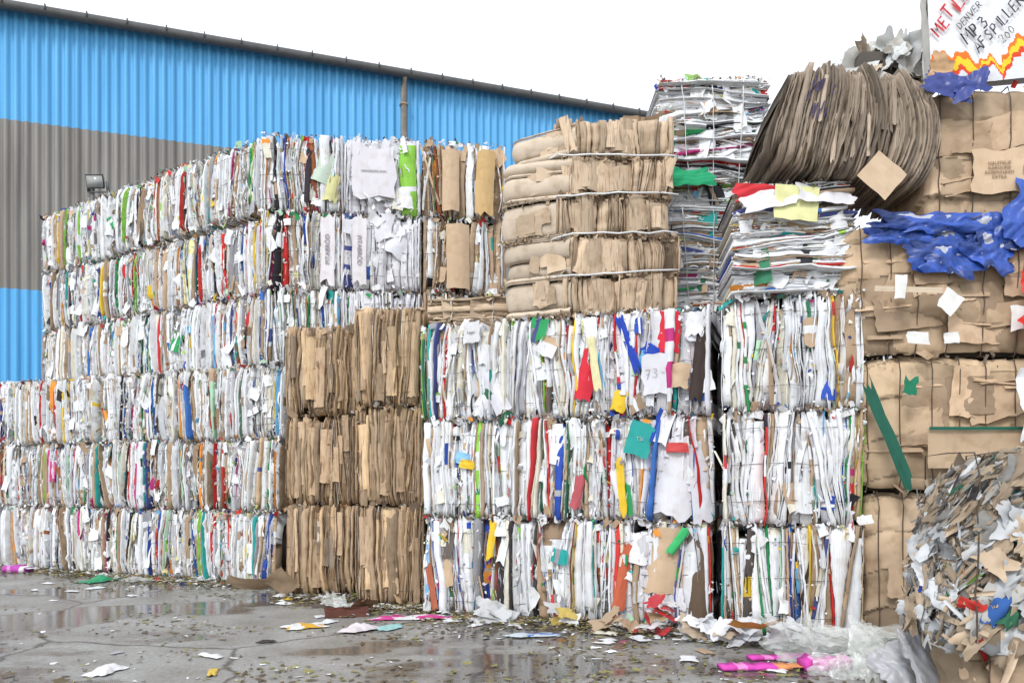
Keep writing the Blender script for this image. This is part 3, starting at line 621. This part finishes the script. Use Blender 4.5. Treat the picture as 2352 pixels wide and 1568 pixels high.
bf(mid[(2,2)],2.0,-.3,.75,.1,.62,BL,-.35); bf(mid[(2,2)],2.0,.12,.86,.26,.42,RED,.05,jag=.07); bf(mid[(2,2)],2.0,.38,.92,.22,.25,WH); bf(mid[(2,2)],2.0,.42,.5,.16,.75,(.05,.035,.03),.1); bf(mid[(2,2)],2.0,.0,.62,.45,.12,BL,.7); bf(mid[(2,2)],2.0,-.4,.15,.18,.22,YE,.3)
bf(mid[(2,2)],2.0,.22,.4,.24,.24,K,.1,out=.1); bf(mid[(2,0)],1.5,.35,.35,.22,.6,(.67,.67,.73),-.5); bf(mid[(2,0)],1.5,.3,.75,.2,.35,(.65,.66,.69),.3)
bf(mid[(1,1)],1.5,-.02,.8,.22,.42,WH,.1); bf(mid[(1,1)],1.5,.2,.3,.13,.34,(.45,.1,.12),.2); bf(mid[(1,0)],1.5,-.02,.66,.26,.14,(.25,.5,.75),.3); bf(mid[(1,0)],1.5,.02,.60,.2,.1,YE,.2,out=.09)
bf(mid[(1,2)],2.0,.15,.45,.42,.8,(.68,.68,.72),.05); bf(mid[(1,2)],2.0,.18,.76,.26,.1,(.6,.08,.08),.02,out=.1,jag=.06); bf(mid[(1,2)],2.0,.4,.4,.22,.85,(.6,.6,.65),-.1); bf(mid[(1,2)],2.0,-.4,.35,.09,.6,YE,-.1)
bf(mid[(0,2)],2.0,-.2,.8,.26,.3,WH,.2); bf(mid[(0,2)],2.0,.05,.7,.4,.7,K,.12,jag=.06); bf(mid[(0,2)],2.0,.42,.45,.25,.85,(.13,.09,.06),.02); bf(mid[(0,2)],2.0,.2,.9,.1,.3,(.05,.45,.15),.6,out=.1); bf(mid[(0,2)],2.0,-.38,.5,.16,.7,(.5,.12,.06),.15)
bf(mid[(0,0)],1.5,-.22,.5,.13,.36,K,-.1); bf(mid[(0,0)],1.5,-.42,.3,.09,.5,(.42,.13,.07),-.2); bf(mid[(0,0)],1.5,.3,.85,.09,.42,YE,.1)
bf(ext[(2,0)],1.0,.33,.62,.32,.42,(.5,.6,.5),.4,jag=.05); bf(ext[(2,0)],1.0,.42,.35,.24,.4,(.62,.6,.3),.2); bf(ext[(2,0)],1.0,.1,.5,.09,.75,(.04,.03,.04),.05)
bf(ext[(2,2)],1.2,-.2,.5,.28,.9,K,.0,jag=.05); bf(ext[(2,2)],1.2,.3,.5,.3,.95,(.56,.38,.18),.05,jag=.06); bf(ext[(1,2)],1.2,-.1,.5,.38,.95,K,.0,jag=.05); bf(ext[(1,1)],1.0,.25,.7,.4,.4,(.72,.74,.79),.6); bf(ext[(1,1)],1.0,.05,.85,.35,.25,(.74,.74,.79),-.4); bf(ext[(2,1)],1.0,.35,.25,.4,.3,(.77,.77,.81),.05)
# ---------------- building ----------------
bA=np.array((-17.0,17.65)); bB=np.array((4.05,25.2)); L=float(np.linalg.norm(bB-bA)); by=math.atan2(bB[1]-bA[1],bB[0]-bA[0])
def bld_mat():
    m=bpy.data.materials.new('striped_steel_cladding'); nt,b=nodes(m)
    tc=nt.nodes.new('ShaderNodeTexCoord'); sp=nt.nodes.new('ShaderNodeSeparateXYZ'); nt.links.new(tc.outputs['Object'],sp.inputs[0])
    def cmp(th):
        c=nt.nodes.new('ShaderNodeMath'); c.operation='GREATER_THAN'; c.inputs[1].default_value=th; nt.links.new(sp.outputs[2],c.inputs[0]); return c
    a=cmp(6.1); c2=cmp(10.2); s=nt.nodes.new('ShaderNodeMath'); s.operation='SUBTRACT'; nt.links.new(a.outputs[0],s.inputs[0]); nt.links.new(c2.outputs[0],s.inputs[1])
    mp=nt.nodes.new('ShaderNodeMapping'); mp.inputs['Scale'].default_value=(3,3,.25); nt.links.new(tc.outputs['Object'],mp.inputs[0])
    n=nt.nodes.new('ShaderNodeTexNoise'); n.inputs['Scale'].default_value=1.2; n.inputs['Detail'].default_value=8; nt.links.new(mp.outputs[0],n.inputs['Vector'])
    bl=ramp(nt,n.outputs[0],.3,(.08,.37,.70),.65,(.12,.46,.82)); gr=ramp(nt,n.outputs[0],.3,(.17,.155,.14),.7,(.30,.285,.26))
    mx=nt.nodes.new('ShaderNodeMixRGB'); nt.links.new(s.outputs[0],mx.inputs[0]); nt.links.new(bl.outputs[0],mx.inputs[1]); nt.links.new(gr.outputs[0],mx.inputs[2])
    nt.links.new(mx.outputs[0],b.inputs['Base Color']); b.inputs['Roughness'].default_value=.5; return m
MB=bld_mat(); HB=12.85
bld=ob('industrial_building',None,(bA[0],bA[1],0),(0,0,by),None,'blue and grey corrugated steel industrial shed behind the bales','building')
def corr(Lw):
    pr=[]; x=0
    while x<Lw:
        pr+=[(x,0),(x+.11,0),(x+.125,-.06),(x+.205,-.06)]; x+=.22
    V=[];F=[]
    for px,py in pr: V+=[(px,py,0),(px,py,HB)]
    for i in range(len(pr)-1): F.append((2*i,2*i+2,2*i+3,2*i+1))
    g=Geo(); g.add(V,F,(1,1,1)); return g.mesh('corrugated_wall',MB)
ob('corrugated_wall',corr(L),parent=bld)
ob('corrugated_wall',corr(14),(L,0,0),(0,0,PI/2),bld)
g=Geo(); v=[(-.1,-.25,HB+.02),(L+.15,-.25,HB+.02),(L+.15,14,HB+1.6),(-.1,14,HB+1.6),(-.1,-.25,HB+.1),(L+.15,-.25,HB+.1),(L+.15,14,HB+1.7),(-.1,14,HB+1.7)]
g.add(v,[(0,3,2,1),(4,5,6,7),(0,1,5,4),(1,2,6,5),(2,3,7,6),(3,0,4,7)],(.1,.1,.1)); ob('roof',g.mesh('roof',M_GUT),parent=bld)
g=Geo(); tube(g,[(-.1,-.32,HB-.03),(L+.2,-.32,HB-.03)],.12,(.1,.1,.1),k=8)
x=.5
while x<L: boxg(g,x,x+.03,-.45,-.05,HB-.05,HB+.095,(.1,.1,.1)); x+=.9
ob('gutter',g.mesh('gutter',M_GUT),parent=bld)
g=Geo(); tube(g,[(0,-.15,0),(0,-.15,HB-.35),(0,-.3,HB-.1)],.085,k=10); 
for z in (3,6,9,12): boxg(g,-.11,.11,-.24,-.062,z,z+.05,(.3,.3,.3))
ob('downpipe',g.mesh('downpipe',M_PIPE,False),(L-7.6,0,0),(0,0,0),bld)
fl=ob('flood_lamp',None,(-8.95,17.0,0),(0,0,0),None,'grey floodlight on a thin steel pole behind the bales','lamp')
g=Geo(); tube(g,[(0,0,0),(0,0,7.75)],.045,k=8); tube(g,[(-.45,0,7.2),(-.2,0,7.12),(0,0,7.2)],.02); ob('pole',g.mesh('pole',M_METAL),parent=fl)
g=Geo(); V=[(-.22,-.12,-.16),(.22,-.12,-.16),(.22,-.12,.16),(-.22,-.12,.16),(-.14,.1,-.1),(.14,.1,-.1),(.14,.1,.1),(-.14,.1,.1)]
g.add(V,[(4,5,6,7),(0,1,5,4),(1,2,6,5),(2,3,7,6),(3,0,4,7)],(.3,.3,.3)); boxg(g,-.26,-.23,-.05,.05,-.22,.02,(.3,.3,.3)); boxg(g,.23,.26,-.05,.05,-.22,.02,(.3,.3,.3)); boxg(g,-.26,.26,-.04,.04,-.25,-.222,(.3,.3,.3)); boxg(g,-.24,.24,-.14,-.122,.162,.18,(.3,.3,.3))
o=ob('lamp_housing',g.mesh('lamp_housing',M_METAL),(.15,-.1,7.78),(.25,0,0),fl); o.scale=(.85,.85,.85)
g=Geo(); boxg(g,-.2,.2,-.135,-.122,-.14,.14,(.5,.5,.5)); o=ob('lamp_glass',g.mesh('lamp_glass',M_GLASS),(.15,-.1,7.78),(.25,0,0),fl); o.scale=(.85,.85,.85)
# ---------------- ground ----------------
def ground_mat():
    m=bpy.data.materials.new('wet_concrete'); nt,b=nodes(m)
    tc=nt.nodes.new('ShaderNodeTexCoord'); O=tc.outputs['Object']
    def nz(s,d=8,vec=O):
        n=nt.nodes.new('ShaderNodeTexNoise'); n.inputs['Scale'].default_value=s; n.inputs['Detail'].default_value=d; nt.links.new(vec,n.inputs['Vector']); return n
    mp=nt.nodes.new('ShaderNodeMapping'); mp.inputs['Scale'].default_value=(.55,1.0,1); mp.inputs['Location'].default_value=(3.3,1.7,0); nt.links.new(O,mp.inputs[0])
    wet=nz(.75,7,mp.outputs[0]); wm=ramp(nt,wet.outputs[0],.49,(0,0,0),.535,(1,1,1))
    f=nz(26,9); dry=ramp(nt,f.outputs[0],.3,(.25,.25,.243),.7,(.38,.38,.37))
    big=nz(1.7,6); bg=ramp(nt,big.outputs[0],.3,(.66,.63,.59),.7,(1,1,1)); dry2=mul(nt,dry.outputs[0],bg.outputs[0])
    wetc=ramp(nt,f.outputs[0],.3,(.085,.076,.068),.7,(.15,.137,.125))
    mx=nt.nodes.new('ShaderNodeMixRGB'); nt.links.new(wm.outputs[0],mx.inputs[0]); nt.links.new(dry2.outputs[0],mx.inputs[1]); nt.links.new(wetc.outputs[0],mx.inputs[2])
    w=nz(1.5,4); ad=nt.nodes.new('ShaderNodeMixRGB'); ad.blend_type='ADD'; ad.inputs[0].default_value=.35; nt.links.new(O,ad.inputs[1]); nt.links.new(w.outputs[1],ad.inputs[2])
    vo=nt.nodes.new('ShaderNodeTexVoronoi'); vo.feature='DISTANCE_TO_EDGE'; vo.inputs['Scale'].default_value=.33; nt.links.new(ad.outputs[0],vo.inputs['Vector'])
    cr=ramp(nt,vo.outputs['Distance'],.002,(.3,.28,.26),.009,(1,1,1)); fin=mul(nt,mx.outputs[0],cr.outputs[0])
    nt.links.new(fin.outputs[0],b.inputs['Base Color'])
    rr=ramp(nt,wm.outputs[0],0,(.45,.45,.45),1,(.11,.11,.11)); nt.links.new(rr.outputs[0],b.inputs['Roughness'])
    bs=ramp(nt,wm.outputs[0],0,(1,1,1),1,(.12,.12,.12)); bh=mul(nt,f.outputs[0],bs.outputs[0])
    bp=nt.nodes.new('ShaderNodeBump'); bp.inputs['Strength'].default_value=.5; bp.inputs['Distance'].default_value=.012; nt.links.new(bh.outputs[0],bp.inputs['Height']); nt.links.new(bp.outputs[0],b.inputs['Normal'])
    return m
g=Geo(); S=600; g.add([(-S,-S,0),(S,-S,0),(S,S,0),(-S,S,0)],[(0,1,2,3)],(.2,.2,.2)); ob('ground',g.mesh('ground',ground_mat()),(0,0,-.003),kind='structure',label='wet concrete yard with puddles and cracks')
def wally(x): return 13.7-(x+8.8)*.418 if x<-3 else (10.4 if x<-2 else (9.6 if x<-1 else 9.2-(x+1)*.36))
r=newr(); g=Geo()
for _ in range(17000):
    x=r.uniform(-9,3.2); wl=wally(x); nearb=r.random()<.55
    y=wl-abs(r.normal(0,.35)) if nearb else r.uniform(6,wl)
    if abs(x)>.68*y or y>wl+.03: continue
    if not nearb and noise.noise(Vector((x*.8,y*1.1,3.3)))<r.uniform(-.1,.5): continue
    s=r.uniform(.006,.03); u=r.random()
    c=(.24,.22,.08) if u<.36 else ((.12,.09,.055) if u<.86 else ((.6,.61,.6) if u<.94 else mixed(r)))
    flap(g,r,(x,y,.006+(.03*r.random() if nearb else 0)),s*r.uniform(1,3.4),s,c,rx=PI/2+r.normal(0,.25),rz=r.uniform(0,3.14),n=1,crum=.002,jag=.2)
ob('ground_debris',g.mesh('ground_debris',M_P),label='scattered leaves, straw and tiny paper bits on wet ground',cat='debris',kind='stuff')
GL='loose litter on the ground'
def litter(x,y,s,col,name='paper_scrap',label='torn paper scrap lying on wet concrete',h=.06,col2=None,asp=.6,mat=None,yaw=None,sc=None,edge=.28,z=0,res=22,dim=.8):
    r=newr(); g=Geo(); yaw=r.uniform(0,3.14) if yaw is None else yaw
    cf=None; col=np.array(col)*dim
    if col2 is not None:
        ss=r.uniform(0,50); cf=lambda u,v: np.array(col2)*dim if noise.noise(Vector((u*2.5,v*2.5,ss)))>.08 else col
    drape(g,r,(0,0,0),s,s*asp,col,h,sc or 3.0/s,lie=True,nx=res,ny=int(res*.75),colf=cf,edge=edge)
    return ob(name,g.mesh(name,mat or M_P),(x,y,z),(0,0,yaw),None,label,'litter',GL)
def heap(x,y,name,label,cols,n,s,hh,mat=None):
    r=newr(); g=Geo()
    for k in range(n):
        w=s*r.uniform(.5,1.0); rx=r.uniform(-1.4,-.6); h=w*r.uniform(.45,.75)
        drape(g,r,(r.normal(0,s*.3),r.normal(0,s*.12),hh*(k+.6)/n*.8+.02),w,h,np.array(cols[k%len(cols)])*r.uniform(.8,1),w*.10,7,nx=24,ny=16,rx=rx,ry=r.normal(0,.35),rz=r.normal(0,.6),edge=.3,curl=r.uniform(-.2,.4))
    v=np.concatenate(g.v); zm=v[:,2].min()
    for a in g.v: a[:,2]=np.maximum(a[:,2]-max(zm,-.0),.004+.01*np.abs(np.sin(a[:,0]*40)))
    return ob(name,g.mesh(name,mat or M_P),(x,y,0),(0,0,r.uniform(-.4,.4)),None,label,'litter',GL)
def lbox(x,y,w,d,h,col,label,yaw=0,col2=None,name='cardboard_box'):
    r=newr(); g=Geo(); n=14; V=[];F=[];C=[]
    for i in range(n+1):
        X=-w/2+w*i/n; k=r.normal(0,.006); hh=h*(1+r.normal(0,.16)); dd=d*(1+r.normal(0,.04))
        V+=[(X,-dd/2,0.003),(X,-dd/2+k,hh),(X,dd/2+k,hh*1.02),(X,dd/2,.003)]
    for i in range(n):
        for j in range(4):
            F.append((4*i+j,4*i+4+j,4*i+4+(j+1)%4,4*i+(j+1)%4)); C.append(np.array(col2 if (col2 is not None and i>=n-3) else (np.array(col)+np.array((.2,.2,.2))*(i in (3,4)))))
    F+=[(0,1,2,3),(4*n,4*n+3,4*n+2,4*n+1)]; C+=[np.array(col)*.8]*2
    g.add(V,F,C); flap(g,r,(w/2+.04,0,h*.8),.1,d*.9,col2 if col2 is not None else col,rx=PI/2,n=3,crum=.003)
    return ob(name,g.mesh(name,M_P),(x,y,0),(0,0,yaw),None,label,'litter',GL)
g=Geo(); rr=newr(); flap(g,rr,(-.15,0,.14),.62,.34,K,rx=1.05,ry=.1,rz=.2,n=6,crum=.01,bend=.2,jag=.06); flap(g,rr,(.22,-.04,.17),.34,.36,np.array(K)*.8,rx=.7,ry=-.5,rz=-.5,n=5,crum=.01,jag=.06)
ob('cardboard_piece',g.mesh('cardboard_piece',M_K),(-3.2,10.3,.02),(0,0,.1),None,'bent brown carton piece leaning at the stack foot','litter',GL)
litter(-6.1,11.8,.5,(.02,.35,.16),'plastic_scrap','green plastic scrap on wet concrete',.1,mat=M_PL); litter(-5.6,11.85,.45,(.5,.6,.5),'plastic_scrap','clear plastic scrap on wet concrete',.08,mat=M_FILM)
lbox(-8.0,12.9,.45,.2,.1,(.45,.08,.4),'small purple and pink box at the wall foot',-.3,(.7,.7,.72))
g=Geo(); rr=newr(); flap(g,rr,(0,0,.08),.5,.3,(.2,.09,.06),rx=1.35,n=7,crum=.008,jag=.05); flap(g,rr,(-.02,-.13,.06),.48,.12,(.15,.06,.045),rx=.1,n=5,crum=.005,jag=.04); flap(g,rr,(.2,.02,.12),.3,.2,(.3,.2,.13),rx=1.0,rz=.4,n=5,crum=.01,jag=.08); flap(g,rr,(-.25,.05,.09),.25,.2,(.35,.3,.26),rx=1.2,ry=.3,n=5,crum=.01,jag=.08)
ob('cardboard_piece',g.mesh('cardboard_piece',M_K),(-1.85,8.95,0),(0,0,.3),None,'collapsed dark red-brown carton flaps on the ground','litter',GL)
litter(-2.15,8.25,.42,(.78,.78,.78),asp=.5,yaw=.5,col2=(.7,.4,.05),label='white and orange torn wrapper on wet concrete')
litter(-1.54,8.1,.45,(.74,.68,.72),label='crumpled pinkish white paper on the ground',h=.12)
litter(-1.1,8.75,.8,(.6,.06,.28),asp=.22,yaw=.1,col2=(.75,.75,.75),label='magenta and white wrapper strip on the ground',h=.05)
litter(-1.25,8.2,.3,(.35,.6,.6),label='pale turquoise paper scrap on the ground')
heap(-1.95,9.35,'plastic_scrap','clear crumpled plastic film at the foot of the brown bales',[(.6,.62,.63)],3,.35,.15,M_FILM)
litter(-3.25,6.4,.3,(.8,.8,.82),label='white paper scrap beside a puddle'); litter(-2.39,6.35,.22,(.7,.5,.1),asp=.3,h=.03)
heap(-.2,8.5,'paper_scrap','large crumpled grey-white sheet at the stack foot',[(.56,.57,.58)],5,.42,.14); litter(.2,7.8,.5,(.55,.62,.68),asp=.3,col2=(.1,.2,.5),label='blue and grey wrapper on the ground',h=.04)
heap(1.42,7.85,'plastic_bag','crumpled red and white bag at the stack foot',[(.58,.04,.05),(.58,.04,.05),(.66,.66,.68),(.5,.04,.05),(.42,.3,.17)],9,.26,.42,M_PL)
heap(1.1,8.0,'cardboard_piece','crumpled brown card at the stack foot',[K,(.4,.3,.2)],4,.3,.2)
heap(.5,8.35,'paper_scrap','yellow brown crumpled wrapper at the stack foot',[(.55,.42,.12),(.6,.6,.6),(.4,.3,.15)],5,.2,.22)
for i,(x,y,h) in enumerate([(1.8,7.65,.25),(2.1,7.4,.26),(2.5,7.2,.24),(2.9,7.1,.16)]): heap(x,y,'paper_scrap','crumpled white paper heaped against the bales',[(.66,.67,.71),(.56,.57,.6),(.70,.71,.75),(.5,.4,.3)],7,.36,h)
piece('plastic_tray','orange sheet lying on heaped paper','litter',(2.15,7.05,.24),.42,.22,(.78,.36,.1),rx=1.15,n=6,crum=.006,bend=.2,jag=.1)
PK=(.62,.07,.42)
lbox(2.3,6.85,.55,.12,.03,PK,'magenta printed box flattened on the ground',.12); lbox(1.98,6.5,.58,.16,.03,PK,'magenta and orange box on wet concrete',.05,(.7,.3,.12)); lbox(2.6,6.5,.48,.2,.08,PK,'magenta box with white end on the ground',.03,(.75,.75,.77))
g=Geo(); rr=newr()
for k in range(6): drape(g,rr,(rr.normal(0,.15),rr.normal(0,.08),.05+.035*k),.75,.42,(.7,.7,.7),.05,5,nx=34,ny=22,rx=-1.35+rr.normal(0,.15),ry=rr.normal(0,.12),rz=rr.normal(0,.3),edge=.3)
for a in g.v: a[:,2]=np.maximum(a[:,2],.004)
ob('plastic_bag',g.mesh('plastic_bag',M_FILM),(2.78,6.9,0),(0,0,.1),None,'translucent crumpled plastic bag lying by the bales','litter',GL)
r=newr()
for i in range(150):
    x=r.uniform(-8,2.4); wl=wally(x)
    y=wl-.08-abs(r.normal(0,.2)) if i<125 else r.uniform(6.3,wl-.5)
    if abs(x)>.62*y: continue
    s=r.uniform(.07,.26); litter(x,y,s,mixed(r),h=s*.18,res=9,asp=r.uniform(.3,.8),label='small torn paper scrap near the stack foot' if i<125 else 'small torn paper scrap lying on wet concrete')
# ---------------- light, world, camera ----------------
w=bpy.data.worlds.new('World'); SC.world=w; w.use_nodes=True; nt=w.node_tree; nt.nodes.clear()
out=nt.nodes.new('ShaderNodeOutputWorld'); sk=nt.nodes.new('ShaderNodeTexSky'); sk.sky_type='NISHITA'; sk.sun_disc=False
sk.sun_elevation=math.radians(44); sk.sun_rotation=math.radians(205)
b1=nt.nodes.new('ShaderNodeBackground'); b1.inputs[1].default_value=.05; nt.links.new(sk.outputs[0],b1.inputs[0])
b2=nt.nodes.new('ShaderNodeBackground'); b2.inputs[0].default_value=(.96,.98,1,1); b2.inputs[1].default_value=1.22
ad=nt.nodes.new('ShaderNodeAddShader'); nt.links.new(b1.outputs[0],ad.inputs[0]); nt.links.new(b2.outputs[0],ad.inputs[1]); nt.links.new(ad.outputs[0],out.inputs[0])
sd=bpy.data.lights.new('sun','SUN'); sd.energy=1.9; sd.angle=math.radians(16); sd.color=(1,.985,.96)
so=bpy.data.objects.new('sun',sd); COL.objects.link(so); so.rotation_euler=(math.radians(46),0,math.radians(-25))
cd=bpy.data.cameras.new('camera'); co=bpy.data.objects.new('camera',cd); COL.objects.link(co); co.location=(0,0,1.58); co.rotation_euler=(PI/2,0,0)
cd.lens=28; cd.sensor_width=36; cd.shift_y=.130; cd.clip_end=2000; cd.clip_start=.05; SC.camera=co
